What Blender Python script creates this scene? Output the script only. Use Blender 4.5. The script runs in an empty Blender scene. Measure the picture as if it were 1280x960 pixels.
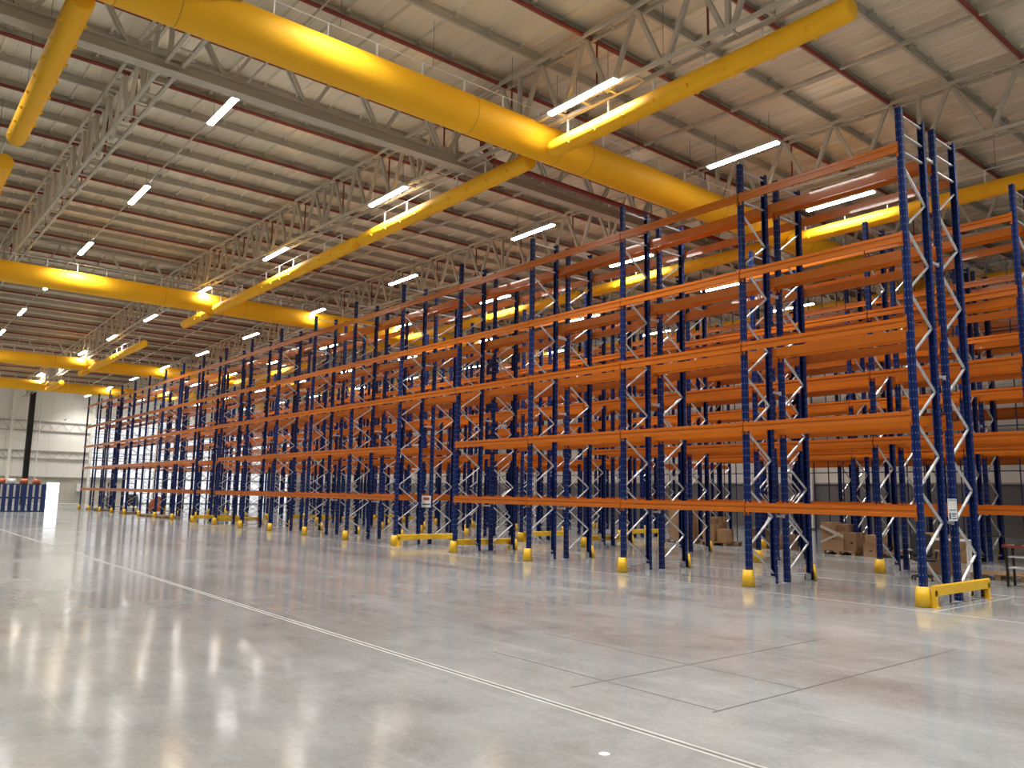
import bpy, math, random
from mathutils import Vector, Matrix
random.seed(7)
scene = bpy.context.scene
COL = scene.collection

# ------------------------------------------------------------------ camera
cam_data = bpy.data.cameras.new('camera')
cam = bpy.data.objects.new('camera', cam_data)
COL.objects.link(cam)
cam_data.sensor_width = 36.0
cam_data.lens = 996.23 / 1280 * 36.0
cam_data.clip_end = 400
CR = Vector((0.63527364, 0.77211205, 0.0164432))
CU = Vector((0.09483023, -0.0991189, 0.99054665))
CF = Vector((-0.76644284, 0.62770886, 0.13618719))
m = Matrix((CR, CU, -CF)).transposed().to_4x4()
m.translation = Vector((6.644, -15.0988, 1.8909))
cam.matrix_world = m
scene.camera = cam

# ------------------------------------------------------------------ world (even fill light, let in where walls are left out)
world = bpy.data.worlds.new('world')
scene.world = world
world.use_nodes = True
bg = world.node_tree.nodes['Background']
bg.inputs[0].default_value = (0.93, 0.97, 1.0, 1)
bg.inputs[1].default_value = 0.15
LAMP_W = 285.0
scene.view_settings.view_transform = 'Standard'
scene.view_settings.look = 'None'
scene.view_settings.gamma = 1.0
scene.view_settings.use_curve_mapping = False
scene.view_settings.exposure = 0.0

# ------------------------------------------------------------------ materials
def mat(name, col, rough=0.5, metal=0.0, var=0.0, scale=4.0, spec=0.5, bump=0.0, coat=0.0, detail=6.0):
    mt = bpy.data.materials.new(name); mt.use_nodes = True
    nt = mt.node_tree; b = nt.nodes['Principled BSDF']
    b.inputs['Base Color'].default_value = (*col, 1)
    b.inputs['Roughness'].default_value = rough
    b.inputs['Metallic'].default_value = metal
    b.inputs['Specular IOR Level'].default_value = spec
    b.inputs['Coat Weight'].default_value = coat
    if var or bump:
        tc = nt.nodes.new('ShaderNodeTexCoord')
        nz = nt.nodes.new('ShaderNodeTexNoise')
        nz.inputs['Scale'].default_value = scale
        nz.inputs['Detail'].default_value = detail
        nt.links.new(tc.outputs['Object'], nz.inputs['Vector'])
        if var:
            mx = nt.nodes.new('ShaderNodeMix'); mx.data_type = 'RGBA'
            mx.inputs[6].default_value = (*[max(0, c * (1 - var)) for c in col], 1)
            mx.inputs[7].default_value = (*[min(1, c * (1 + var)) for c in col], 1)
            nt.links.new(nz.outputs['Fac'], mx.inputs[0])
            nt.links.new(mx.outputs[2], b.inputs['Base Color'])
        if bump:
            bp = nt.nodes.new('ShaderNodeBump'); bp.inputs['Strength'].default_value = bump
            nt.links.new(nz.outputs['Fac'], bp.inputs['Height'])
            nt.links.new(bp.outputs['Normal'], b.inputs['Normal'])
    return mt

def emis(name, col, s, sample='NONE'):
    mt = bpy.data.materials.new(name); mt.use_nodes = True
    nt = mt.node_tree; nt.nodes.remove(nt.nodes['Principled BSDF'])
    e = nt.nodes.new('ShaderNodeEmission')
    e.inputs[0].default_value = (*col, 1); e.inputs[1].default_value = s
    nt.links.new(e.outputs[0], nt.nodes['Material Output'].inputs[0])
    mt.cycles.emission_sampling = sample
    return mt

M = {}
M['orange'] = mat('orange_beam_paint', (0.53, 0.132, 0.007), 0.25, 0, 0.10, 1.3, coat=0.3)
M['yellow'] = mat('safety_yellow_paint', (0.80, 0.47, 0.015), 0.4, 0, 0.12, 6)
M['galv'] = mat('galvanised_steel', (0.62, 0.63, 0.64), 0.38, 0.55, 0.12, 9)
M['truss'] = mat('grey_beige_truss_paint', (0.50, 0.45, 0.355), 0.5, 0, 0.08, 1.5)
M['roof'] = mat('roof_sheet_off_white', (0.78, 0.70, 0.54), 0.36, 0.15, 0.06, 0.6)
M['purlin'] = mat('purlin_galvanised_grey', (0.50, 0.455, 0.365), 0.5, 0.1, 0.08, 2)
M['red'] = mat('sprinkler_red', (0.24, 0.036, 0.022), 0.5, 0, 0.15, 3)
M['fabric'] = mat('yellow_duct_fabric', (0.93, 0.475, 0.012), 0.62, 0, 0.05, 0.7, spec=0.3, bump=0.03)
M['seam'] = mat('duct_seam_thread', (0.62, 0.32, 0.01), 0.7)
M['strap'] = mat('white_hanger_strap', (0.85, 0.85, 0.83), 0.6)
M['wire'] = mat('dark_steel_wire', (0.10, 0.09, 0.08), 0.6, 0.4)
M['wall'] = mat('wall_panel_off_white', (0.84, 0.81, 0.75), 0.55, 0, 0.05, 0.4)
M['plinth'] = mat('wall_plinth_beige', (0.55, 0.52, 0.45), 0.6, 0, 0.07, 0.5)
M['girt'] = mat('wall_girt_grey', (0.40, 0.39, 0.36), 0.5)
M['black'] = mat('black_paint', (0.012, 0.012, 0.012), 0.5)
M['rubber'] = mat('black_plastic', (0.02, 0.02, 0.022), 0.45, 0, 0.2, 9)
M['navy'] = mat('navy_paint', (0.012, 0.03, 0.13), 0.4, 0, 0.15, 4)
M['wood'] = mat('pallet_wood', (0.36, 0.23, 0.12), 0.75, 0, 0.3, 7, bump=0.1)
M['card'] = mat('brown_cardboard', (0.40, 0.25, 0.13), 0.75, 0, 0.15, 5)
M['card2'] = mat('darker_cardboard', (0.30, 0.18, 0.095), 0.75, 0, 0.15, 5)
M['tape'] = mat('parcel_tape', (0.50, 0.40, 0.27), 0.3)
M['film'] = mat('stretch_film', (0.62, 0.58, 0.50), 0.2)
M['white'] = mat('white_enamel', (0.80, 0.80, 0.78), 0.4)
M['grey'] = mat('grey_plastic', (0.30, 0.31, 0.31), 0.5)
M['copper'] = mat('copper_red_roll', (0.55, 0.17, 0.08), 0.35, 0.3, 0.2, 5)
M['print'] = mat('sign_print_blue', (0.06, 0.09, 0.16), 0.5, 0, 0.4, 30)
M['printred'] = mat('sign_print_red', (0.42, 0.08, 0.06), 0.5)
M['lampbody'] = mat('lamp_housing_white', (0.60, 0.60, 0.58), 0.5)
M['lamp'] = emis('lamp_diffuser', (1.0, 0.97, 0.91), 48.0, 'AUTO')
M['day'] = emis('daylight_outside', (0.93, 0.97, 1.0), 5.0, 'AUTO')
M['pane'] = emis('translucent_daylit_pane', (0.94, 0.97, 1.0), 1.15, 'AUTO')
M['jointlight'] = mat('joint_filler_light', (0.52, 0.52, 0.49), 0.5, 0, 0.4, 3)
M['jointdark'] = mat('joint_sawcut_dark', (0.10, 0.095, 0.09), 0.6)
M['linewhite'] = mat('worn_floor_line', (0.50, 0.51, 0.49), 0.25, 0, 0.35, 2.5)

# blue post paint with rows of punched slots, tinted pale for light seen through
def post_material():
    mt = mat('blue_upright_paint', (0.005, 0.018, 0.105), 0.45, 0, 0, 3, spec=0.22)
    nt = mt.node_tree; b = nt.nodes['Principled BSDF']
    tc = nt.nodes.new('ShaderNodeTexCoord'); sp = nt.nodes.new('ShaderNodeSeparateXYZ')
    nt.links.new(tc.outputs['Object'], sp.inputs[0])
    def mth(op, a, v=None, v2=None):
        n = nt.nodes.new('ShaderNodeMath'); n.operation = op
        if isinstance(a, (int, float)): n.inputs[0].default_value = a
        else: nt.links.new(a, n.inputs[0])
        if v is not None:
            if isinstance(v, (int, float)): n.inputs[1].default_value = v
            else: nt.links.new(v, n.inputs[1])
        if v2 is not None: n.inputs[2].default_value = v2
        return n.outputs[0]
    zf = mth('FRACT', mth('MULTIPLY', sp.outputs['Z'], 1 / 0.16))
    zz = mth('LESS_THAN', mth('ABSOLUTE', mth('SUBTRACT', zf, 0.5)), 0.085)
    ax = mth('ABSOLUTE', mth('SUBTRACT', mth('ABSOLUTE', sp.outputs['X']), 0.03))
    xx = mth('LESS_THAN', ax, 0.006)
    ay = mth('ABSOLUTE', mth('SUBTRACT', mth('ABSOLUTE', sp.outputs['Y']), 0.015))
    yy = mth('LESS_THAN', ay, 0.008)
    side = mth('GREATER_THAN', mth('ABSOLUTE', sp.outputs['X']), 0.0585)
    ys = mth('MULTIPLY', yy, side)
    msk = mth('MULTIPLY', zz, mth('MAXIMUM', xx, ys))
    mx = nt.nodes.new('ShaderNodeMix'); mx.data_type = 'RGBA'
    mx.inputs[6].default_value = (0.005, 0.018, 0.105, 1)
    mx.inputs[7].default_value = (0.20, 0.22, 0.30, 1)
    nt.links.new(msk, mx.inputs[0]); nt.links.new(mx.outputs[2], b.inputs['Base Color'])
    return mt
M['post'] = post_material()

# polished concrete
def floor_material():
    mt = bpy.data.materials.new('polished_concrete'); mt.use_nodes = True
    nt = mt.node_tree; b = nt.nodes['Principled BSDF']
    tc = nt.nodes.new('ShaderNodeTexCoord')
    def noise(sc, det, rough=0.55, dist=0.0, vec=None):
        n = nt.nodes.new('ShaderNodeTexNoise'); n.inputs['Scale'].default_value = sc
        n.inputs['Detail'].default_value = det; n.inputs['Roughness'].default_value = rough
        n.inputs['Distortion'].default_value = dist
        nt.links.new(vec or tc.outputs['Object'], n.inputs['Vector']); return n.outputs['Fac']
    def ramp(fac, stops):
        r = nt.nodes.new('ShaderNodeValToRGB'); e = r.color_ramp.elements
        while len(e) < len(stops): e.new(0.5)
        for k, (p, c) in enumerate(stops): e[k].position = p; e[k].color = (*c, 1)
        nt.links.new(fac, r.inputs[0]); return r.outputs[0]
    def mix(fac, a, c, blend='MIX'):
        n = nt.nodes.new('ShaderNodeMix'); n.data_type = 'RGBA'; n.blend_type = blend
        if isinstance(fac, float): n.inputs[0].default_value = fac
        else: nt.links.new(fac, n.inputs[0])
        nt.links.new(a, n.inputs[6]); nt.links.new(c, n.inputs[7]); return n.outputs[2]
    mp = nt.nodes.new('ShaderNodeMapping'); mp.inputs['Scale'].default_value = (0.35, 1.0, 1.0)
    nt.links.new(tc.outputs['Object'], mp.inputs['Vector'])
    big = ramp(noise(0.22, 6, 0.62, 0.5, mp.outputs[0]), [(0.30, (0.25, 0.255, 0.255)), (0.5, (0.34, 0.358, 0.36)), (0.68, (0.41, 0.435, 0.44))])
    med = ramp(noise(1.1, 9, 0.68, 0.4), [(0.28, (0.70, 0.69, 0.68)), (0.5, (0.95, 0.95, 0.95)), (0.72, (1.12, 1.12, 1.11))])
    c1 = mix(0.9, big, med, 'MULTIPLY')
    st = ramp(noise(0.16, 7, 0.7, 0.8), [(0.50, (1.0, 1.0, 1.0)), (0.62, (0.93, 0.87, 0.84)), (0.74, (0.86, 0.79, 0.76))])
    c1 = mix(0.75, c1, st, 'MULTIPLY')
    mp3 = nt.nodes.new('ShaderNodeMapping'); mp3.inputs['Scale'].default_value = (0.12, 3.2, 1.0)
    nt.links.new(tc.outputs['Object'], mp3.inputs['Vector'])
    sc = ramp(noise(1.6, 6, 0.7, 0.2, mp3.outputs[0]), [(0.40, (0.93, 0.93, 0.93)), (0.60, (1.0, 1.0, 1.0)), (0.70, (1.22, 1.22, 1.2))])
    c1 = mix(0.8, c1, sc, 'MULTIPLY')
    fine = ramp(noise(18, 5, 0.75), [(0.35, (0.88, 0.88, 0.88)), (0.65, (1.06, 1.06, 1.06))])
    c2 = mix(0.8, c1, fine, 'MULTIPLY')
    # small dark specks
    vo = nt.nodes.new('ShaderNodeTexVoronoi'); vo.inputs['Scale'].default_value = 1.6
    mp2 = nt.nodes.new('ShaderNodeMapping'); mp2.inputs['Scale'].default_value = (1.0, 1.0, 1.0)
    nt.links.new(tc.outputs['Object'], mp2.inputs['Vector']); nt.links.new(mp2.outputs[0], vo.inputs['Vector'])
    spk = ramp(vo.outputs['Distance'], [(0.02, (0.45, 0.44, 0.43)), (0.035, (1, 1, 1))])
    c3 = mix(0.8, c2, spk, 'MULTIPLY')
    nt.links.new(c3, b.inputs['Base Color'])
    rr = nt.nodes.new('ShaderNodeMapRange'); rr.inputs['To Min'].default_value = 0.08; rr.inputs['To Max'].default_value = 0.19
    rr.inputs['From Min'].default_value = 0.3; rr.inputs['From Max'].default_value = 0.7
    nt.links.new(noise(0.5, 6, 0.6, 0.3), rr.inputs['Value'])
    nt.links.new(rr.outputs[0], b.inputs['Roughness'])
    b.inputs['Specular IOR Level'].default_value = 0.38
    bp = nt.nodes.new('ShaderNodeBump'); bp.inputs['Strength'].default_value = 0.03; bp.inputs['Distance'].default_value = 0.02
    nt.links.new(noise(2.2, 5, 0.55), bp.inputs['Height']); nt.links.new(bp.outputs['Normal'], b.inputs['Normal'])
    return mt
M['floor'] = floor_material()

# ------------------------------------------------------------------ mesh helpers
class MB:
    def __init__(s): s.v = []; s.f = []
    def box(s, c, d):
        x, y, z = c; a, b, h = d[0] / 2, d[1] / 2, d[2] / 2; n = len(s.v)
        s.v += [(x + i * a, y + j * b, z + k * h) for k in (-1, 1) for j in (-1, 1) for i in (-1, 1)]
        s.f += [tuple(n + q for q in t) for t in ((0, 2, 3, 1), (4, 5, 7, 6), (0, 1, 5, 4), (2, 6, 7, 3), (0, 4, 6, 2), (1, 3, 7, 5))]
        return s
    def bar(s, p, q, w, h, up=(0, 0, 1)):
        p, q = Vector(p), Vector(q); d = (q - p).normalized(); up = Vector(up)
        a = d.cross(up)
        if a.length < 1e-4: a = d.cross(Vector((1, 0, 0)))
        a.normalize(); b = a.cross(d); n = len(s.v)
        for o in (p, q):
            for i, j in ((-1, -1), (1, -1), (1, 1), (-1, 1)): s.v.append(tuple(o + a * (i * w / 2) + b * (j * h / 2)))
        s.f += [tuple(n + k for k in t) for t in ((0, 1, 2, 3), (7, 6, 5, 4), (0, 4, 5, 1), (1, 5, 6, 2), (2, 6, 7, 3), (3, 7, 4, 0))]
        return s
    def cyl(s, p, q, r, n=12, r2=None, cap=True):
        p, q = Vector(p), Vector(q); d = (q - p).normalized()
        a = d.cross(Vector((0, 0, 1)))
        if a.length < 1e-4: a = Vector((1, 0, 0))
        a.normalize(); b = d.cross(a); o = len(s.v); r2 = r if r2 is None else r2
        for c, rr in ((p, r), (q, r2)):
            for k in range(n):
                t = 2 * math.pi * k / n; s.v.append(tuple(c + a * (math.cos(t) * rr) + b * (math.sin(t) * rr)))
        for k in range(n): s.f.append((o + k, o + (k + 1) % n, o + n + (k + 1) % n, o + n + k))
        if cap: s.f.append(tuple(o + k for k in range(n))[::-1]); s.f.append(tuple(o + n + k for k in range(n)))
        return s
    def prism(s, prof, axis, a, b):
        """closed profile (list of 2-tuples) extruded along axis from a to b"""
        n = len(prof); o = len(s.v)
        for t in (a, b):
            for (u, w) in prof:
                s.v.append({'x': (t, u, w), 'y': (u, t, w), 'z': (u, w, t)}[axis])
        for k in range(n): s.f.append((o + k, o + (k + 1) % n, o + n + (k + 1) % n, o + n + k))
        s.f.append(tuple(o + k for k in range(n))[::-1]); s.f.append(tuple(o + n + k for k in range(n)))
        return s
    def mesh(s, name, material, smooth=False):
        me = bpy.data.meshes.new(name); me.from_pydata(s.v, [], s.f); me.update()
        import bmesh
        bm = bmesh.new(); bm.from_mesh(me); bmesh.ops.recalc_face_normals(bm, faces=bm.faces); bm.to_mesh(me); bm.free()
        me.materials.append(material)
        if smooth:
            for p in me.polygons: p.use_smooth = len(p.vertices) == 4
        return me
    def build(s, name, material, parent=None, loc=(0, 0, 0), smooth=False):
        return inst(name, s.mesh(name, material, smooth), parent, loc)

def inst(name, me, parent=None, loc=(0, 0, 0), rz=0.0):
    o = bpy.data.objects.new(name, me); COL.objects.link(o)
    o.parent = parent; o.location = loc; o.rotation_euler[2] = rz
    return o
def tag(o, label=None, cat=None, group=None, kind=None):
    if label: o['label'] = label
    if cat: o['category'] = cat
    if group: o['group'] = group
    if kind: o['kind'] = kind
    return o
def thing(name, label, cat, loc=(0, 0, 0), rz=0.0, group=None):
    return tag(inst(name, None, None, loc, rz), label, cat, group)

ORD = ['first', 'second', 'third', 'fourth', 'fifth', 'sixth', 'seventh', 'eighth', 'ninth', 'tenth', 'eleventh', 'twelfth',
       'thirteenth', 'fourteenth', 'fifteenth', 'sixteenth', 'seventeenth', 'eighteenth', 'nineteenth', 'twentieth']

# ------------------------------------------------------------------ setting: floor
XFAR, XNEAR, YL, YR = -92.0, 22.0, -32.0, 31.0
fl = MB().box(((XFAR + XNEAR) / 2, (YL + YR) / 2, -0.15), (XNEAR - XFAR, YR - YL, 0.3)).build('floor', M['floor'])
tag(fl, 'polished grey concrete warehouse floor', kind='structure')
def strip(name, x0, x1, y0, y1, mt, h=0.0015):
    MB().box(((x0 + x1) / 2, (y0 + y1) / 2, h / 2), (x1 - x0, y1 - y0, h)).build(name, mt, fl)
# construction joints: pale arris repair on both sides of a dark saw cut
strip('construction_joint', XFAR, XNEAR, -10.0, -9.975, M['jointlight'], 0.0012)
strip('construction_joint', XFAR, XNEAR, -9.925, -9.90, M['jointlight'], 0.0012)
strip('saw_cut', XFAR, XNEAR, -9.953, -9.945, M['jointdark'], 0.0014)
strip('floor_line', -70, 4.5, -0.62, -0.56, M['linewhite'], 0.001)
strip('floor_line', 0.36, 0.41, -0.56, 3.1, M['linewhite'], 0.001)
for a in ((0.672, 0.692, -9.4, -4.6), (2.077, 2.099, -9.0, -3.9)): strip('saw_cut', *a, M['jointdark'])
for a in ((-1.2, 2.09, -8.93, -8.912), (-1.8, 2.09, -7.55, -7.535)): strip('saw_cut', *a, M['jointdark'])
for yy in (3.2, 5.2, 9.0, 11.0): strip('floor_line', -70, 3, yy, yy + 0.06, M['linewhite'], 0.001)  # pale aisle strips painted in place of light reflections on the concrete
tag(MB().cyl((0, 0, 0), (0, 0, 0.003), 0.045, 7, 0.035).build('paper_scrap', M['white'], None, (2.31, -10.61, 0.0005)),
    'small white scrap lying on the bare concrete in the foreground', 'scrap')

# ------------------------------------------------------------------ roof
RIDGE = -38.9
SLOPE = 0.028
def zb(x):                                           # bottom chord height
    return 11.45 - SLOPE * x if x >= RIDGE else 11.45 - SLOPE * RIDGE - 0.025 * (RIDGE - x)
DEP = 1.75
def zt(x): return zb(x) + DEP
ceil = thing('ceiling', 'ribbed off-white sheet metal roof', None)
ceil['kind'] = 'structure'
def panel_mesh(x0, x1):
    w = 1.05; b = MB()
    prof = [(0, 0), (0.02, -0.085), (0.06, -0.085), (0.08, 0), (0.36, 0), (0.375, -0.012), (0.40, -0.012), (0.415, 0),
            (0.70, 0), (0.715, -0.012), (0.74, -0.012), (0.755, 0), (w, 0), (w, 0.04), (0, 0.04)]
    n = len(prof)
    for x in (x0, x1):
        for (u, h) in prof: b.v.append((x, u, zt(x) + 0.27 + h))
    for k in range(n): b.f.append((k, (k + 1) % n, n + (k + 1) % n, n + k))
    b.f.append(tuple(range(n))[::-1]); b.f.append(tuple(n + k for k in range(n)))
    return b.mesh('roof_panel', M['roof'])
pm1, pm2 = panel_mesh(RIDGE, XNEAR), panel_mesh(XFAR, RIDGE)
ny = int((YR - YL) / 1.05) + 1
for k in range(ny):
    inst('roof_panel', pm1, ceil, (0, YL + 1.05 * k, 0)); inst('roof_panel', pm2, ceil, (0, YL + 1.05 * k, 0))
# purlins with fixing clips, every second one carries a red sprinkler pipe
pb = MB()
pb.prism([(-0.035, -0.02), (0.035, -0.02), (0.035, 0.0), (-0.02, 0.0), (-0.02, 0.20), (0.035, 0.20), (0.035, 0.215), (-0.035, 0.215)], 'y', YL, YR - 0.3)
for k in range(int((YR - YL) / 1.05)):
    pb.box((0.06, YL + 1.05 * k + 0.05, 0.17), (0.14, 0.13, 0.10))
purl_me = pb.mesh('purlin', M['purlin'])
spr = thing('sprinkler_pipework', 'red sprinkler pipes running along the roof purlins', 'pipework')
pipe_me = MB().cyl((0, YL, 0), (0, YR - 0.3, 0), 0.055, 8).mesh('branch_pipe', M['red'], True)
drop_me = MB().cyl((0, 0, 0), (0, 0, -1.35), 0.026, 8).cyl((0, 0, -1.35), (0, 0, -1.45), 0.045, 8).mesh('drop_pipe', M['red'], True)
PURL = []
TY = [-10.2, -1.8, 7.2, 15.9, 24.6]
k0 = -int((XNEAR + 5.17) / 1.713)
for k in range(k0, 51):
    x = -5.17 - 1.713 * k
    if x < XFAR + 0.5: break
    PURL.append(x)
    inst('purlin', purl_me, ceil, (x, 0, zt(x) + 0.03))
    if k % 2:
        inst('branch_pipe', pipe_me, spr, (x + 0.10, 0, zt(x) - 0.02))
        if -66 < x < 2:
            for ty in TY[:4]: inst('drop_pipe', drop_me, spr, (x + 0.10, ty + 0.32, zt(x) - 0.03))
# cross main of the sprinklers beside the nearest cross truss
MB().cyl((-11.75, -1.0, 11.95), (-11.75, YR - 0.4, 11.95), 0.085, 10).build('main_pipe', M['red'], spr, smooth=True)
MB().cyl((-11.75, -1.0, 11.95), (-11.75, -1.35, 12.3), 0.085, 10).cyl((-11.75, -1.35, 12.3), (-11.75, -1.35, 13.2), 0.085, 10).build('riser_elbow', M['red'], spr, smooth=True)
# bridging struts between purlins
for y in (-5.6, 4.2, 11.6, 20.2):
    b = MB()
    b.bar((XNEAR, y, zt(XNEAR) + 0.0), (RIDGE, y, zt(RIDGE) + 0.0), 0.10, 0.08).bar((RIDGE, y, zt(RIDGE)), (XFAR, y, zt(XFAR)), 0.10, 0.08)
    if y != -5.6: b.build('bridging_strut', M['truss'], ceil)

# ------------------------------------------------------------------ trusses
XT = [14.35, -12.25, -38.9, -65.5, -91.6]
def angle_pair(b, p, q, gap=0.11, t=0.075):
    b.bar((p[0], p[1] - gap, p[2]), (q[0], q[1] - gap, q[2]), t, t).bar((p[0], p[1] + gap, p[2]), (q[0], q[1] + gap, q[2]), t, t)
LINE = ['over the open floor', 'above the front rack edge', 'above the second rack row', 'above the fourth rack row', 'beside the side wall']
SPAN = ['nearest span', 'span between the first two big ducts', 'span beyond the ridge', 'span against the far wall']
for li, y in enumerate(TY):
    for si in range(4):
        xa, xb = XT[si] - 0.15, XT[si + 1] + 0.15
        t = thing('roof_truss', 'lattice roof truss %s, %s' % (LINE[li], SPAN[si]), 'truss', (xa, y, zb(xa)), group='lengthwise lattice trusses')
        P = lambda x, dz=0.0, dy=0.0: (x - xa, dy, zb(x) - zb(xa) + dz)
        b = MB(); angle_pair(b, P(xa), P(xb), 0.19, 0.085)
        n = int((xa - xb) / 0.85)
        for q in range(n + 1):
            x = xa - (xa - xb) * q / n; c = P(x); b.box((c[0], 0, c[2] - 0.02), (0.07, 0.32, 0.03))
        b.build('bottom_chord', M['truss'], t)
        b = MB(); angle_pair(b, P(xa, DEP - 0.04), P(xb, DEP - 0.04), 0.16, 0.08)
        for q in range(n + 1):
            x = xa - (xa - xb) * q / n; c = P(x, DEP); b.box((c[0], 0, c[2] - 0.09), (0.07, 0.26, 0.03))
        b.build('top_chord', M['truss'], t)
        xs = [x for x in PURL if xb + 0.2 < x < xa - 0.2]
        webs = []
        if xs[0] < xa - 0.6: webs.append((P(xa - 0.1, DEP - 0.1), P(xa - 0.1, 0.02)))
        for q in range(len(xs) - 1):
            xm = (xs[q] + xs[q + 1]) / 2
            webs.append((P(xs[q] - 0.06, DEP - 0.1), P(xm + 0.07, 0.03))); webs.append((P(xs[q + 1] + 0.06, DEP - 0.1), P(xm - 0.07, 0.03)))
            if (q + si) % 4 == 1: webs.append((P(xm, 0.03), P(xm, DEP - 0.1)))
        if si < 2 and li < 3:
            for (p, q) in webs:
                MB().bar(p, q, 0.10, 0.10, (0, 1, 0)).build('web_member', M['truss'], t)
        else:
            b = MB()
            for (p, q) in webs: b.bar(p, q, 0.10, 0.10, (0, 1, 0))
            tag(b.build('web_members', M['truss'], t), kind='stuff')
# transverse primary trusses (under the ridge and at the column lines)
for ti, x in enumerate(XT[:4]):
    if ti == 0: lab = 'grey primary truss crossing the hall just behind the viewpoint'
    else: lab = 'grey primary truss crossing the hall behind the %s big yellow duct' % ('nearest', 'second', 'third')[ti - 1]
    z0 = zb(x) - 0.02
    t = thing('primary_truss', lab, 'truss', (x, 0, z0), group='primary cross trusses')
    b = MB()
    b.box((0, (YL + YR) / 2, 0.15), (0.30, YR - YL - 0.8, 0.03)).box((0, (YL + YR) / 2, -0.15), (0.34, YR - YL - 0.8, 0.035)).box((0, (YL + YR) / 2, 0), (0.03, YR - YL - 0.8, 0.28))
    b.build('bottom_chord', M['truss'], t)
    b = MB(); b.box((-0.10, (YL + YR) / 2, DEP - 0.05), (0.09, YR - YL - 0.8, 0.10)).box((0.10, (YL + YR) / 2, DEP - 0.05), (0.09, YR - YL - 0.8, 0.10)); b.build('top_chord', M['truss'], t)
    ys = -4.58
    nodes = [ys + 2.17 * k for k in range(-12, 16) if YL + 1 < ys + 2.17 * k < YR - 1.2]
    far = MB()
    for yn in nodes:
        g = MB().box((0, yn, 0.26), (0.025, 0.62, 0.22)).build('gusset', M['truss'], t) if ti < 3 else None
        for s in (-1, 1):
            bb = MB() if ti < 3 else far
            for dx in (-0.07, 0.07):
                bb.bar((dx, yn + s * 0.13, 0.2), (dx, yn + s * 0.95, DEP - 0.1), 0.07, 0.08, (1, 0, 0))
            if ti < 3: bb.build('web_member', M['truss'], t)
    if ti == 3: tag(far.build('web_members', M['truss'], t), kind='stuff')

# ------------------------------------------------------------------ walls
def clad_wall(name, u0, u1, axis, pos, outward, cuts=()):
    """sandwich panels of 1.1 m laid upright; axis = direction the wall runs along"""
    w = thing(name, 'pale panelled warehouse wall', None); w['kind'] = 'structure'
    return w
wf = thing('wall_far', 'pale panelled far end wall with steel girts', None); wf['kind'] = 'structure'
T = 0.15
DOOR = (1.15, 2.38); DH = 2.27
PANE_Y = (6.0, 29.0); WZ = (2.9, 9.6)
def wf_box(name, y0, y1, z0, z1, mt, x=XFAR, t=T): MB().box((x - t / 2, (y0 + y1) / 2, (z0 + z1) / 2), (t, y1 - y0 - 0.012, z1 - z0 - 0.008)).build(name, mt, wf)
HW = 13.2
y = -31.0
while y < YR:
    y1 = y + 2.0
    segs = [(y, y1)]
    lo = 0.0
    for (a, b2) in segs:
        if a < DOOR[1] and b2 > DOOR[0]:
            for c, d in ((a, max(a, DOOR[0])), (min(b2, DOOR[1]), b2)):
                if d - c > 0.02: wf_box('plinth_panel', c, d, 0, 2.8, M['plinth'])
            wf_box('plinth_panel', max(a, DOOR[0]), min(b2, DOOR[1]), DH, 2.8, M['plinth'])
        elif not (a >= 9 - 0.1 and b2 <= PANE_Y[1] + 0.1): wf_box('plinth_panel', a, b2, 0, 2.8, M['plinth'])
        if a >= PANE_Y[0] - 1.1 and b2 <= PANE_Y[1] + 0.1:
            wf_box('wall_panel', a, b2, WZ[1], HW, M['wall'])
        else:
            wf_box('wall_panel', a, b2, 2.8, 6.7, M['wall']); wf_box('wall_panel', a, b2, 6.7, 9.2, M['wall']); wf_box('wall_panel', a, b2, 9.2, HW, M['wall'])
    y = y1
for z in (2.82, 4.79, 5.61, 7.76, 8.76):
    MB().box((XFAR + 0.10, 0, z), (0.14, YR - YL - 2, 0.09)).build('girt', M['girt'], wf)
for (za, zc) in ((4.79, 5.61), (7.76, 8.76)):
    b = MB(); y = -14.0
    while y < 29:
        b.bar((XFAR + 0.10, y, za), (XFAR + 0.10, y + 0.7, zc), 0.03, 0.04); b.bar((XFAR + 0.10, y + 0.7, zc), (XFAR + 0.10, y + 1.4, za), 0.03, 0.04); y += 1.4
    tag(b.build('girt_lacing', M['girt'], wf), kind='stuff')
for y in (-9.4, -2.6, 5.1, 12.0, 19.0, 26.0):
    MB().box((XFAR + 0.26, y, 6.3), (0.2, 0.3, 12.6)).build('wall_post', M['wall'], wf)
MB().cyl((XFAR + 0.4, -0.1, 2.3), (XFAR + 0.4, -0.1, 11.5), 0.06, 8).build('downpipe', M['white'], wf)
# glowing panes added to make this stretch of far wall bright white
w1 = thing('window_1', 'tall daylit translucent glazing in the far wall', None); w1['kind'] = 'structure'
y = 5.0
while y < 28.5:
    for z0, z1 in (((0.12, 2.8),) if y >= 8.9 else ()) + ((2.9, 5.1), (5.1, 7.4), (7.4, 9.55)):
        MB().box((XFAR - 0.08, y + 1.0, (z0 + z1) / 2), (0.03, 1.94, z1 - z0 - 0.06)).build('pane', M['pane'], w1)
    MB().box((XFAR - 0.04, y, 6.2), (0.10, 0.06, 6.8)).build('mullion', M['girt'], w1)
    y += 2.0
d1 = thing('door_1', 'open doorway in the far wall, bright with daylight', None); d1['kind'] = 'structure'
b = MB()
for yy in DOOR: b.box((XFAR - 0.05, yy, DH / 2), (0.2, 0.05, DH))
b.box((XFAR - 0.05, sum(DOOR) / 2, DH), (0.2, DOOR[1] - DOOR[0], 0.05)); b.build('door_frame', M['white'], d1)
MB().box((XFAR - 3.0, sum(DOOR) / 2, 2.0), (0.05, 7.0, 6.0)).build('daylight', M['day'], d1)
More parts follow.
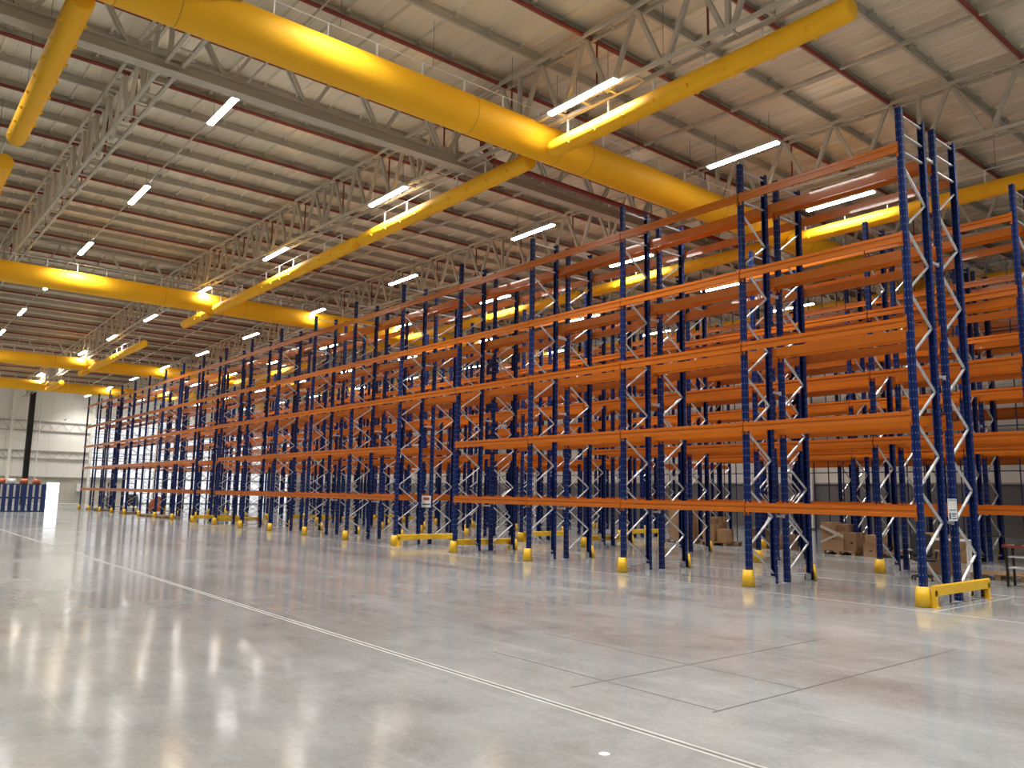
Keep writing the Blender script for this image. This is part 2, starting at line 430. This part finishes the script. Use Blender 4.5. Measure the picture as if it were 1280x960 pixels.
# right-hand side wall
wr = thing('wall_right', 'pale panelled side wall behind the racks', None); wr['kind'] = 'structure'
x = XFAR
M['darkpanel'] = mat('dark_grey_wall_panel', (0.16, 0.155, 0.155), 0.5, 0, 0.08, 0.5)  # plinth colour darkened to stand for the dim light on this side
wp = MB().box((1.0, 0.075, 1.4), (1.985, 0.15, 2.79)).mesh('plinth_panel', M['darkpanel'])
wq = MB().box((1.0, 0.075, 5.4), (1.985, 0.15, 5.18)).mesh('wall_panel', M['wall'])
wq2 = MB().box((1.0, 0.075, 10.9), (1.985, 0.15, 5.78)).mesh('wall_panel', M['wall'])
while x < XNEAR:
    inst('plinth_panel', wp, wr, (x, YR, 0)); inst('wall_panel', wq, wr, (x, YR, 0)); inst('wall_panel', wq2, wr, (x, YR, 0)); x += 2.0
for z in (2.82, 4.8, 5.6, 7.8, 8.8): MB().box(((XFAR + XNEAR) / 2, YR - 0.09, z), (XNEAR - XFAR - 1, 0.12, 0.09)).build('girt', M['girt'], wr)
for x in (-85, -72, -59, -46, -33, -20, -7): MB().box((x, YR - 0.25, 6.5), (0.3, 0.2, 12.8)).build('wall_post', M['wall'], wr)
# black column near the far wall
c = thing('column', 'slim black painted steel column by the far wall doorway', 'column', (-88, -1.5, 0))
MB().box((0, 0.23, 5.75), (0.5, 0.03, 11.5)).box((0, -0.23, 5.75), (0.5, 0.03, 11.5)).box((0, 0, 5.75), (0.04, 0.46, 11.5)).build('column_shaft', M['black'], c)
MB().box((0, 0, 0.02), (0.7, 0.7, 0.04)).build('base_plate', M['black'], c)

# ------------------------------------------------------------------ pallet racks
BAY, NF, D, GAP, H = 3.64, 20, 0.969, 0.49, 9.491
LV = [1.68, 3.43, 5.21, 6.87, 8.67]
ROWY = [0.0, 5.85, 11.65, 17.45]
TUN = (4, 10)
def post_mesh():
    b = MB(); w, d = 0.06, 0.055
    prof = [(-w, d), (-w, -d + 0.012), (-w + 0.014, -d), (-0.014, -d), (-0.010, -d + 0.012), (0.010, -d + 0.012), (0.014, -d), (w - 0.014, -d), (w, -d + 0.012), (w, d),
            (w - 0.022, d), (w - 0.022, d - 0.006), (w - 0.008, d - 0.006), (w - 0.008, -d + 0.016), (-w + 0.008, -d + 0.016), (-w + 0.008, d - 0.006), (-w + 0.022, d - 0.006), (-w + 0.022, d)]
    b.prism(prof, 'z', 0.008, H)
    return b.mesh('post', M['post'])
POST = post_mesh()
FOOT = MB().box((0, 0, 0.004), (0.18, 0.16, 0.008)).box((0, 0.07, 0.08), (0.13, 0.008, 0.15)).mesh('foot_plate', M['galv'])
def beam_mesh():
    b = MB(); L = BAY - 0.03
    prof = [(-0.025, -0.10), (0.025, -0.10), (0.025, 0.10), (0.0, 0.10), (0.0, 0.075), (-0.025, 0.075), (-0.025, 0.030), (-0.010, 0.020), (-0.010, -0.018), (-0.025, -0.028)]
    b.prism(prof, 'x', -L / 2, L / 2)
    for s in (-1, 1): b.box((s * (L / 2 - 0.028), 0.032, -0.02), (0.055, 0.012, 0.30))
    return b.mesh('beam', M['orange'])
BEAM = beam_mesh()
def brace_mesh(dz, name='brace'):
    p, q = Vector((0, -D / 2 + 0.035, -dz / 2)), Vector((0, D / 2 - 0.035, dz / 2))
    return MB().bar(p, q, 0.028, 0.045, (1, 0, 0)).mesh(name, M['galv'])
DZ = 0.62
BR_UP, BR_DN, BR_H = brace_mesh(DZ + 0.0), brace_mesh(-DZ), brace_mesh(0.0)
BRL = []
zf = [0.85 + 1.25 * k for k in range(7)]; zr = [0.22 + 1.25 * k for k in range(7)]
for k in range(7):
    BRL.append((BR_DN, (zf[k] + zr[k]) / 2))
    if k < 6: BRL.append((BR_UP, (zf[k] + zr[k + 1]) / 2))
for z in (0.16, 8.62, 8.98, 9.36): BRL.append((BR_H, z))
def bracing_all():
    b = MB()
    for me, z in BRL:
        n = len(b.v); b.v += [(v.co.x, v.co.y, v.co.z + z) for v in me.vertices]; b.f += [tuple(n + i for i in p.vertices) for p in me.polygons]
    return b.mesh('bracing', M['galv'])
BRALL = bracing_all()
SPACER = MB().box((0, 0, 0), (0.035, GAP - 0.11, 0.05)).box((0, GAP / 2 - 0.06, 0), (0.06, 0.008, 0.09)).box((0, -GAP / 2 + 0.06, 0), (0.06, 0.008, 0.09)).mesh('row_spacer', M['galv'])
ROWN = ['nearest', 'second', 'third', 'fourth']
def rack(ri, back):
    y0 = ROWY[ri]
    lab = '%s side of the %s double row of blue and orange pallet racking' % ('rear' if back else 'front', ROWN[ri])
    t = thing('pallet_rack', lab, 'pallet rack', (0, y0 + (D + GAP if back else 0), 0), group='empty pallet racks')
    nind = (8, 5, 2, 0)[ri]
    for i in range(NF):
        x = -BAY * i
        for yy, rz in ((0.0, 0.0), (D, math.pi)):
            p = inst('post', POST, t, (x, yy, 0), rz)
            if ri < 2 and i < 6: inst('foot_plate', FOOT, p)
        fl_ = math.pi if back else 0.0
        if i < nind:
            for me, z in BRL: inst('brace', me, t, (x, D / 2, z), fl_)
        else:
            tag(inst('bracing', BRALL, t, (x, D / 2, 0), fl_), kind='stuff')
        if not back:
            for z in (1.48, 4.3, 6.6, 8.78): inst('row_spacer', SPACER, t, (x, D + GAP / 2, z))
        if i < NF - 1:
            for li, z in enumerate(LV):
                if i in TUN and li < 2: continue
                inst('beam', BEAM, t, (x - BAY / 2, -0.082, z)); inst('beam', BEAM, t, (x - BAY / 2, D + 0.082, z), math.pi)
    return t
for ri in range(4):
    rack(ri, False); rack(ri, True)

# yellow guards on the aisle-side posts
def guard_mesh():
    b = MB(); n = 12; o = 0
    pts = []
    for z, r, rt in ((0.006, 0.150, 0.140), (0.36, 0.108, 0.098)):
        for rr in (r, rt):
            for k in range(n + 1):
                a = math.radians(-200 + 220 * k / n); pts.append((math.cos(a) * rr, math.sin(a) * rr * 1.0, z))
    b.v = pts; q = n + 1
    for k in range(n):
        b.f.append((k, k + 1, 2 * q + k + 1, 2 * q + k)); b.f.append((q + k + 1, q + k, 3 * q + k, 3 * q + k + 1))
        b.f.append((2 * q + k, 2 * q + k + 1, 3 * q + k + 1, 3 * q + k)); b.f.append((k + 1, k, q + k, q + k + 1))
    b.f.append((0, 2 * q, 3 * q, q)); b.f.append((n, q + n, 3 * q + n, 2 * q + n))
    return b.mesh('post_guard', M['yellow'], True)
GUARD = guard_mesh()
for ri in range(4):
    for back in (0, 1):
        for i in range(NF):
            if ri >= 2 and i > 12: continue
            if ri == 3 and (back or i > 9): continue
            yy = ROWY[ri] + (2 * D + GAP + 0.03 if back else -0.03)
            o = inst('post_guard', GUARD, None, (-BAY * i, yy, 0), math.pi if back else 0)
            tag(o, 'yellow post guard, %s of %s rack row, %s frame from the near end' % ('rear' if back else 'front', ROWN[ri], ORD[i]), 'post guard', group='yellow post guards')
# end barriers at the row end and on both sides of the pedestrian tunnels
RAIL = MB().prism([(-0.035, 0.20), (0.035, 0.20), (0.035, 0.37), (0.02, 0.385), (-0.02, 0.385), (-0.035, 0.37)], 'y', -0.02, 2 * D + GAP + 0.05).mesh('rail', M['yellow'])
LEG = MB().box((0, 0, 0.15), (0.07, 0.11, 0.30)).box((0, 0, 0.006), (0.16, 0.16, 0.012)).mesh('leg', M['yellow'])
for ri in range(3):
    for i, s, where in ((0, 1, 'at the near end'), (4, -1, 'on the near side of the first tunnel'), (5, 1, 'on the far side of the first tunnel'),
                        (10, -1, 'on the near side of the far tunnel'), (11, 1, 'on the far side of the far tunnel')):
        t = thing('end_barrier', 'yellow barrier %s, %s rack row' % (where, ROWN[ri]), 'barrier', (-BAY * i + s * 0.17, ROWY[ri], 0), group='yellow end barriers')
        inst('rail', RAIL, t); inst('leg', LEG, t, (0, 2 * D + GAP - 0.02, 0)); inst('leg', LEG, t, (0, 0.04, 0))

# signs on the frames
def sign(x, y, z, lab, red):
    t = thing('rack_sign', lab, 'sign', (x, y, z))
    MB().box((0, 0, 0), (0.006, 0.40, 0.42)).build('plate', M['white'], t)
    if red:
        MB().box((0.0045, 0, 0.10), (0.003, 0.26, 0.10)).build('printed_header', M['printred'], t)
        MB().box((0.0045, 0, -0.10), (0.003, 0.33, 0.05)).build('printed_panel', M['print'], t)
    else:
        MB().box((0.0045, 0, 0.185), (0.003, 0.34, 0.02)).build('printed_header', M['grey'], t)
        b = MB()
        for yy, zz, a, h in ((-0.13, -0.115, 0.07, 0.12), (0.06, -0.165, 0.22, 0.018), (0.05, -0.075, 0.20, 0.022), (0.03, -0.115, 0.14, 0.016), (0.0, 0.0, 0.32, 0.012)): b.box((0.0045, yy, zz), (0.003, a, h))
        b.build('printed_panel', M['print'], t)
sign(0.085, D + GAP / 2, 1.72, 'white load sign on the near end frame of the nearest rack row', False)
sign(-BAY * 5 + 0.085, D + GAP / 2, 1.55, 'white load sign with red header beside the first tunnel', True)

# dark anti-fall grid behind the third row
t = thing('backstop_grid', 'thin dark steel anti-fall grid behind the third rack row', 'grid', (0, ROWY[2] + 2 * D + GAP + 0.28, 0))
for i in range(NF - 1):
    if i > 9: break
    b = MB()
    for k in range(6): b.bar((-BAY * i - BAY * k / 6, 0, 0.02), (-BAY * i - BAY * k / 6, 0, 10.05), 0.03, 0.03)
    for z in (2.9, 4.4, 6.0, 7.6, 9.0, 10.05): b.bar((-BAY * i, 0, z), (-BAY * (i + 1), 0, z), 0.035, 0.035)
    b.build('grid_panel', M['navy'], t)

# ------------------------------------------------------------------ fabric ducts
def duct(lab, p, q, r, rings, hang, noz=False, group='main fabric ducts'):
    p, q = Vector(p), Vector(q); L = (q - p).length; d = (q - p) / L
    t = thing('fabric_duct', lab, 'duct', tuple(p), group=group)
    n = 36; e = q - p
    b = MB()
    # tube with softly rounded ends
    a = d.cross(Vector((0, 0, 1))).normalized(); up = Vector((0, 0, 1))
    stations = [(0, 0.0), (0.0, 0.86), (0.06, 0.97), (0.16, 1.0), (L - 0.16, 1.0), (L - 0.06, 0.97), (L, 0.86), (L, 0.0)]
    for s, k in stations:
        for j in range(n):
            th = 2 * math.pi * j / n; b.v.append(tuple(d * s + a * (math.cos(th) * r * k) + up * (math.sin(th) * r * k)))
    for s in range(len(stations) - 1):
        for j in range(n): b.f.append((s * n + j, s * n + (j + 1) % n, (s + 1) * n + (j + 1) % n, (s + 1) * n + j))
    o = b.build('duct_tube', M['fabric'], t, smooth=True)
    for s in rings:
        if 0.2 < s < L - 0.2: MB().cyl(tuple(d * (s - 0.012)), tuple(d * (s + 0.012)), r * 1.006, n).build('seam_ring', M['seam'], t, smooth=True)
    s = 0.6
    hm = MB().box((0, 0, 0.2), (0.03, 0.05, 0.42)).mesh('hanger_strap', M['strap'])
    while s < L - 0.3:
        inst('hanger_strap', hm, t, tuple(d * s + up * (r - 0.02)), math.atan2(d.y, d.x)); s += hang
    MB().cyl(tuple(d * 0.3 + up * (r + 0.39)), tuple(d * (L - 0.2) + up * (r + 0.39)), 0.012, 6).build('suspension_cable', M['strap'], t)
    b = MB(); s = 0.9
    while s < L - 0.5:
        b.cyl(tuple(d * s + up * (r + 0.39)), tuple(d * s + up * (zt(p.x + d.x * s) - p.z)), 0.006, 5); s += hang * 2
    tag(b.build('suspension_wires', M['wire'], t), kind='stuff')
    if noz:
        b = MB(); s = 0.8
        while s < L - 0.4:
            for th in (-150, -30):
                dv = a * math.cos(math.radians(th)) + up * math.sin(math.radians(th))
                b.cyl(tuple(d * s + dv * r * 0.96), tuple(d * s + dv * (r + 0.045)), 0.055, 8, 0.04)
            s += 0.95
        tag(b.build('air_nozzles', M['fabric'], t), kind='stuff')
    return t
ZD = 11.35
ZB = 11.0
DX = [-8.83, -34.45, -62.4, -80.4]
BY = [-12.64, -1.53, 9.95, 20.4]
DN = ['nearest', 'second', 'third', 'farthest']
for k, x in enumerate(DX):
    rings = []
    for y in BY: rings += [y - YL - 0.55, y - YL + 0.55]
    rings += [-5.0 - YL, 5.2 - YL, 16 - YL]
    duct('big yellow fabric duct crossing the hall, %s of four' % DN[k], (x, YL + 1, ZD), (x, 29.5, ZD), 0.485, rings, 1.25)
BN = ['over the open floor on the left', 'above the front edge of the nearest racks', 'above the second and third rack rows', 'above the last rack row by the side wall']
for yi, y in enumerate(BY):
    R = 0.235
    g = 'branch fabric ducts'
    segs = [(DX[0] + 0.45, -0.06, 'reaching towards the viewpoint from the nearest main duct'), (DX[0] - 0.45, -18.72, 'leading away from the nearest main duct'),
            (DX[1] + 0.45, -19.19, 'reaching back from the second main duct'), (DX[1] - 0.45, -39.06, 'leading away from the second main duct'),
            (DX[2] + 0.45, -46.96, 'reaching back from the third main duct'), (DX[2] - 0.45, -65.57, 'leading away from the third main duct'), (DX[3] + 0.45, -73.06, 'reaching back from the farthest main duct')]
    if yi == 0: segs[1] = (DX[0] - 0.45, -17.3, segs[1][2])
    for a, b_, lab in segs:
        duct('yellow branch duct %s, %s' % (lab.replace('main duct', 'main'), ['left over floor', 'above front racks', 'above middle racks', 'by side wall'][yi]),
             (a, y, ZB), (b_, y, ZB), R, [], 1.45, noz=True, group=g)

# ------------------------------------------------------------------ lights
HOUS = MB().prism([(-0.10, 0.0), (0.10, 0.0), (0.085, 0.06), (0.04, 0.085), (-0.04, 0.085), (-0.085, 0.06)], 'x', -1.18, 1.18).mesh('housing', M['lampbody'])
DIFF = MB().prism([(-0.085, 0.0), (-0.087, -0.028), (-0.065, -0.048), (0.065, -0.048), (0.087, -0.028), (0.085, 0.0)], 'x', -1.15, 1.15).mesh('diffuser', M['lamp'])
WIRES = MB().cyl((0, 0, 0.08), (0, 0, 0.95), 0.006, 5).mesh('hanging_wire', M['wire'])
LROWS = [(-15.0, 'row left of the open floor'), (-7.95, 'bright row over the open floor'), (-2.1, 'row above the front rack edge'),  # leftmost row is out of view, added to brighten the foreground floor
         (3.75, 'row above the first rack aisle'), (9.2, 'row above the second rack aisle'), (15.5, 'row above the third rack aisle'), (21.5, 'row near the side wall')]
light_data = bpy.data.lights.new('lamp_light', 'AREA')
light_data.shape = 'RECTANGLE'; light_data.size = 2.25; light_data.size_y = 0.16
light_data.energy = LAMP_W; light_data.color = (1.0, 0.98, 0.945)
light_data.spread = math.radians(125)
TRACK = MB().box((0, 0, 0), (XNEAR - XFAR - 2, 0.04, 0.04)).mesh('light_track', M['truss'])
for ri, (y, rn) in enumerate(LROWS):
    x, step = {0: (11.1, 8.78), 1: (11.1, 8.78), 2: (11.9, 9.3)}.get(ri, (12.3, 9.2)); k = 0
    if ri >= 5: x -= 3 * step
    while x > XFAR + 3:
        z = 11.55 - 0.012 * x if ri == 2 else 12.6 if ri < 2 else 11.65
        t = thing('linear_ceiling_light', 'linear light, %s of the %s' % (ORD[k], rn), 'ceiling light', (x, y, z), group='linear ceiling lights')
        inst('housing', HOUS, t); inst('diffuser', DIFF, t); inst('hanging_wire', WIRES, t, (-0.9, 0, 0)); inst('hanging_wire', WIRES, t, (0.9, 0, 0))
        lo = bpy.data.objects.new('lamp_light', light_data); COL.objects.link(lo); lo.parent = t; lo.location = (0, 0, -0.07)
        x -= step; k += 1
    if ri < 2:
        t = inst('light_track', TRACK, ceil, ((XFAR + XNEAR) / 2, y, 12.71))

# ------------------------------------------------------------------ goods and furniture
def pallet(x, y, rz, lab, group='wooden pallets', z=0.0):
    t = thing('wooden_pallet', lab, 'pallet', (x, y, z), rz, group)
    for k in range(6): MB().box((0, -0.5 + 0.2 * k, 0.133), (1.2, 0.125, 0.022)).build('deck_board', M['wood'], t)
    for xx in (-0.54, 0, 0.54):
        MB().box((xx, 0, 0.111), (0.1, 1.1, 0.022)).build('stringer_board', M['wood'], t)
        for yy in (-0.5, 0, 0.5): MB().box((xx, yy, 0.06), (0.11, 0.11, 0.08)).build('block', M['wood'], t)
        MB().box((xx, 0, 0.011), (0.1, 1.1, 0.022)).build('base_board', M['wood'], t)
    return t
def carton(x, y, z, d, lab, m='card', rz=0.0, group='cardboard boxes', marks=True):
    t = thing('cardboard_box', lab, 'box', (x, y, z), rz, group)
    b = MB().box((0, 0, d[2] / 2), (d[0], d[1], d[2] - 0.006)); b.build('carton_body', M[m], t)
    b = MB().box((0, 0, d[2] - 0.001), (d[0] * 1.002, 0.06, 0.006)).box((-d[0] / 2 - 0.001, 0, d[2] * 0.88), (0.004, 0.06, d[2] * 0.22)).box((d[0] / 2 + 0.001, 0, d[2] * 0.88), (0.004, 0.06, d[2] * 0.22))
    b.build('tape_strip', M['tape'], t)
    if marks: MB().box((d[0] * 0.1, -d[1] / 2 - 0.001, d[2] * 0.45), (d[0] * 0.22, 0.003, d[2] * 0.09)).build('printed_mark', M['card2'] if m == 'card' else M['black'], t)
    return t
# wrapped stack under the third row (centre right)
pallet(-7.72, 11.75, 0.0, 'wooden pallet carrying the film-wrapped carton stack beside the tall racks')
PZ = 0.146
carton(-7.90, 11.55, PZ, (0.78, 0.72, 0.36), 'wide carton at the bottom of the film-wrapped stack', 'card')
carton(-7.28, 11.60, PZ, (0.40, 0.70, 0.62), 'tall narrow carton on the right of the film-wrapped stack', 'card2')
carton(-7.68, 11.55, PZ + 0.362, (0.36, 0.60, 0.26), 'small carton in the middle of the film-wrapped stack', 'card')
carton(-8.10, 11.52, PZ + 0.362, (0.42, 0.62, 0.58), 'carton on the upper left of the film-wrapped stack', 'card')
carton(-7.66, 11.72, PZ + 0.624, (0.40, 0.50, 0.26), 'dark carton on top of the film-wrapped stack', 'card2')
tag(MB().bar((-8.33, 11.19, 0.95), (-7.5, 11.19, 0.62), 0.006, 0.10, (0, 0, 1)).bar((-8.33, 11.185, 0.40), (-7.62, 11.185, 0.72), 0.006, 0.08).build('stretch_film', M['film']),
    'twisted band of clear stretch film across the wrapped carton stack', 'stretch film')
# boxes to the right of that stack
pallet(-5.9, 11.9, 0.06, 'low wooden pallet beside the open carton under the third rack row')
carton(-6.55, 11.35, 0.0, (0.42, 0.5, 0.46), 'dark carton on the floor beside the third row post guard', 'card2')
carton(-6.45, 11.35, 0.462, (0.55, 0.45, 0.26), 'open-topped carton standing on a dark carton', 'card')
carton(-5.7, 11.9, PZ, (0.7, 0.6, 0.10), 'flat bundle of flattened cartons on a low pallet', 'card2')
carton(-4.9, 12.0, 0.0, (0.62, 0.6, 0.86), 'large plain carton seen behind the office chair', 'card')
carton(-4.05, 12.0, 0.0, (0.62, 0.6, 0.84), 'large plain carton left of the yellow guard at the right', 'card')
carton(-4.45, 12.55, 0.0, (0.6, 0.45, 0.80), 'plain carton tucked behind two large cartons', 'card2')
# left group under the third row
pallet(-13.0, 11.9, 0.0, 'wooden pallet carrying loose cartons left of the near blue post')
carton(-13.25, 11.7, PZ, (0.46, 0.5, 0.66), 'upright carton in the middle of the loose carton group', 'card')
carton(-12.65, 11.7, PZ, (0.42, 0.5, 0.50), 'low carton with taped lid right of the upright carton', 'card')
carton(-13.35, 12.25, PZ, (0.5, 0.4, 0.95), 'tall dark carton behind the upright carton', 'card2')
carton(-13.22, 11.7, PZ + 0.662, (0.3, 0.3, 0.26), 'small carton on top of the upright carton', 'card2')
pallet(-14.75, 11.9, 0.0, 'wooden pallet below the two-high plain cartons at the left of the group')
carton(-14.7, 11.7, PZ, (0.95, 0.7, 0.60), 'lower carton of the two-high plain stack', 'card')
carton(-14.7, 11.7, PZ + 0.602, (0.95, 0.7, 0.62), 'upper carton of the two-high plain stack with black print', 'card')
carton(-11.3, 12.1, 0.0, (0.7, 0.6, 0.72), 'grey-brown carton beside the second row post guard', 'card2')
carton(-10.3, 12.3, 0.0, (0.55, 0.5, 0.55), 'small carton behind the second row post guard', 'card2')

# office chair
t = thing('office_chair', 'black swivel office chair left behind the near rack end', 'chair', (-2.15, 5.0, 0), 0.6)
for k in range(5):
    a = 2 * math.pi * k / 5
    lg = MB().bar((0, 0, 0.13), (0.31 * math.cos(a), 0.31 * math.sin(a), 0.075), 0.045, 0.035).build('leg', M['rubber'], t)
    MB().cyl((0.31 * math.cos(a) - 0.02, 0.31 * math.sin(a), 0.03), (0.31 * math.cos(a) + 0.02, 0.31 * math.sin(a), 0.03), 0.03, 10).build('castor', M['rubber'], lg)
MB().cyl((0, 0, 0.1), (0, 0, 0.44), 0.03, 10).build('gas_lift', M['rubber'], t)
def cushion(d, name, loc, rx=0.0):
    import bmesh
    me = bpy.data.meshes.new(name); bm = bmesh.new(); bmesh.ops.create_cube(bm, size=1.0)
    bmesh.ops.scale(bm, vec=d, verts=bm.verts); bmesh.ops.bevel(bm, geom=bm.edges[:], offset=min(d) * 0.4, segments=3, affect='EDGES'); bm.to_mesh(me); bm.free()
    me.materials.append(M['rubber']); o = inst(name, me, t, loc); o.rotation_euler[0] = rx; return o
cushion((0.5, 0.48, 0.09), 'seat', (0, 0, 0.49)); cushion((0.47, 0.08, 0.55), 'backrest', (0, 0.26, 0.80), -0.15)
MB().bar((0, 0.2, 0.45), (0, 0.30, 0.75), 0.06, 0.02).build('back_stem', M['rubber'], t)
for s in (-1, 1):
    MB().bar((s * 0.27, 0.05, 0.48), (s * 0.29, 0.05, 0.68), 0.03, 0.04).build('arm_post', M['rubber'], t)
    MB().box((s * 0.29, 0.02, 0.70), (0.06, 0.26, 0.03)).build('armrest', M['grey'], t)

# trolley table at the right edge
t = thing('steel_trolley', 'dark steel trolley with red edged top at the right edge', 'trolley', (0.12, 5.42, 0))
for sx in (-0.55, 0.55):
    for sy in (-0.2, 0.2): MB().box((sx, sy, 0.45), (0.045, 0.045, 0.90)).build('leg', M['black'], t)
MB().box((0, 0, 0.90), (1.2, 0.5, 0.03)).build('table_top', M['grey'], t)
MB().box((0, -0.26, 0.90), (1.2, 0.02, 0.05)).box((-0.61, 0, 0.90), (0.02, 0.5, 0.05)).build('top_edge', M['red'], t)
MB().box((0, 0, 0.42), (1.1, 0.4, 0.025)).build('shelf', M['white'], t)
MB().box((0, 0, 0.66), (1.1, 0.4, 0.02)).build('upper_shelf', M['white'], t)
for k, (xx, yy) in enumerate(((0.0, 5.25), (0.35, 5.3))):
    tag(MB().cyl((0, 0, 0), (0, 0, 0.2), 0.055, 12, 0.02).build('white_cone', M['white'], None, (xx, yy, 0.4335), True),
        'small white cone on the trolley shelf, %s one' % ('left' if k == 0 else 'right'), 'cone', 'small cones on the trolley shelf')
t = thing('desk_lamp_arm', 'thin black jointed lamp arm standing on the trolley', 'lamp', (-0.25, 5.45, 0.916))
MB().cyl((0, 0, 0), (0, 0, 0.02), 0.08, 12).build('lamp_base', M['black'], t)
MB().cyl((0, 0, 0), (-0.1, 0.1, 0.14), 0.012, 6).cyl((-0.1, 0.1, 0.14), (-0.45, 0.1, 0.20), 0.012, 6).build('lamp_arm', M['black'], t)
MB().box((-0.6, 0.1, 0.18), (0.34, 0.07, 0.03)).build('lamp_head', M['rubber'], t)
pallet(-1.15, 7.05, 0.1, 'wooden pallet with loose timber left of the trolley')
carton(0.15, 5.42, 0.0, (0.5, 0.3, 0.38), 'yellowish carton on the floor under the trolley', 'card')
carton(-2.6, 7.2, 0.0, (0.55, 0.5, 0.85), 'tall carton behind the near end barrier', 'card')
tag(MB().box((0, 0, 0.9), (1.3, 0.5, 0.04)).box((-0.6, 0, 0.44), (0.04, 0.45, 0.88)).box((0.6, 0, 0.44), (0.04, 0.45, 0.88)).build('white_table', M['white'], None, (-2.4, 6.85, 0)),
    'white topped work table seen behind the near end frame', 'table')

# far end goods
def stillage(x, y, z, lab):
    t = thing('slatted_stillage', lab, 'stillage', (x, y, z), group='navy slatted stillages')
    for k in range(8): MB().box((0, -1.42 + 0.405 * k, 0.5), (0.04, 0.265, 0.96)).build('slat', M['navy'], t)
    for zz in (0.03, 0.97): MB().box((-0.03, 0, zz), (0.05, 3.2, 0.06)).build('rail', M['navy'], t)
    for zz in (0.03, 0.97): MB().box((-0.97, 0, zz), (0.05, 3.2, 0.06)).build('rail', M['navy'], t)
    for yy in (-1.6, 1.6):
        for xx in (-0.06, -0.94): MB().box((xx, yy, 0.5), (0.06, 0.06, 1.0)).build('corner_post', M['navy'], t)
stillage(-61, -5.55, 0.0, 'lower navy slatted steel stillage by the far left wall')
stillage(-61, -5.55, 1.002, 'upper navy slatted steel stillage stacked by the far left wall')
for k, yy in enumerate((-6.75, -6.15, -5.35, -4.55)):
    tag(MB().cyl((0, 0, 0), (0, 0, 0.38), 0.27, 14).build('copper_roll', M['copper'] if k != 1 else M['white'], None, (-61.5, yy, 2.003), True),
        '%s roll standing on the navy stillages, %s from the left' % ('white' if k == 1 else 'reddish', ORD[k]), 'roll', 'rolls on the stillages')
for k, (x, y) in enumerate(((-50.0, 0.45), (-48.4, 0.45), (-46.4, 0.5), (-55.5, 0.5), (-63.0, 0.5), (-66.0, 0.5))):
    pallet(x, y, 0.05 * (k % 3 - 1), 'flat wooden pallet under the far end of the nearest rack, %s from the near side' % ORD[k], 'pallets under the far rack end')
# pedestrian stacker (forklift) and machinery at the far end
def stacker(x, y, rz, lab, c):
    t = thing('pallet_stacker', lab, 'forklift', (x, y, 0), rz, 'warehouse trucks')
    MB().prism([(-0.9, 0.1), (0.1, 0.1), (0.1, 1.1), (-0.25, 1.25), (-0.7, 0.95), (-0.9, 0.5)], 'y', -0.4, 0.4).build('body', M[c], t)
    for s in (-1, 1):
        MB().box((0.2, s * 0.3, 1.15), (0.08, 0.08, 2.2)).build('mast_rail', M['black'], t)
        MB().box((0.85, s * 0.25, 0.12), (1.2, 0.12, 0.05)).build('fork', M['black'], t)
        MB().cyl((-0.6, s * 0.36, 0.14), (-0.6, s * 0.44, 0.14), 0.14, 14).build('wheel', M['rubber'], t)
    MB().box((0.2, 0, 2.22), (0.08, 0.68, 0.06)).box((0.2, 0, 1.2), (0.05, 0.6, 0.05)).build('mast_crossbar', M['black'], t)
    MB().bar((-0.7, 0, 0.95), (-1.1, 0, 1.2), 0.05, 0.05).build('tiller', M['black'], t)
stacker(-73.5, 3.2, 0.4, 'grey pallet stacker parked beyond the far rack end', 'grey')
stacker(-58.2, 3.4, 1.4, 'red pallet stacker parked behind the far racks', 'copper')
stacker(-77.0, 6.0, -0.6, 'black pallet stacker parked by the far wall', 'rubber')
tag(MB().box((0, 0, 0), (0.25, 0.5, 0.85)).box((0.14, 0, 0.0), (0.02, 0.42, 0.76)).build('wall_cabinet', M['white'], None, (XFAR + 0.16, 4.25, 1.75)),
    'white electrical cabinet on the far wall plinth', 'cabinet')
t = thing('pendant_lamp', 'small white pendant globe hanging near the far wall', 'lamp', (-84, 0.9, 8.6))
MB().cyl((0, 0, 0.1), (0, 0, 4.7), 0.02, 6).build('cord', M['white'], t)
MB().cyl((0, 0, -0.16), (0, 0, 0.0), 0.08, 12, 0.16).cyl((0, 0, 0.0), (0, 0, 0.14), 0.16, 12, 0.06).build('globe', M['white'], t, smooth=True)
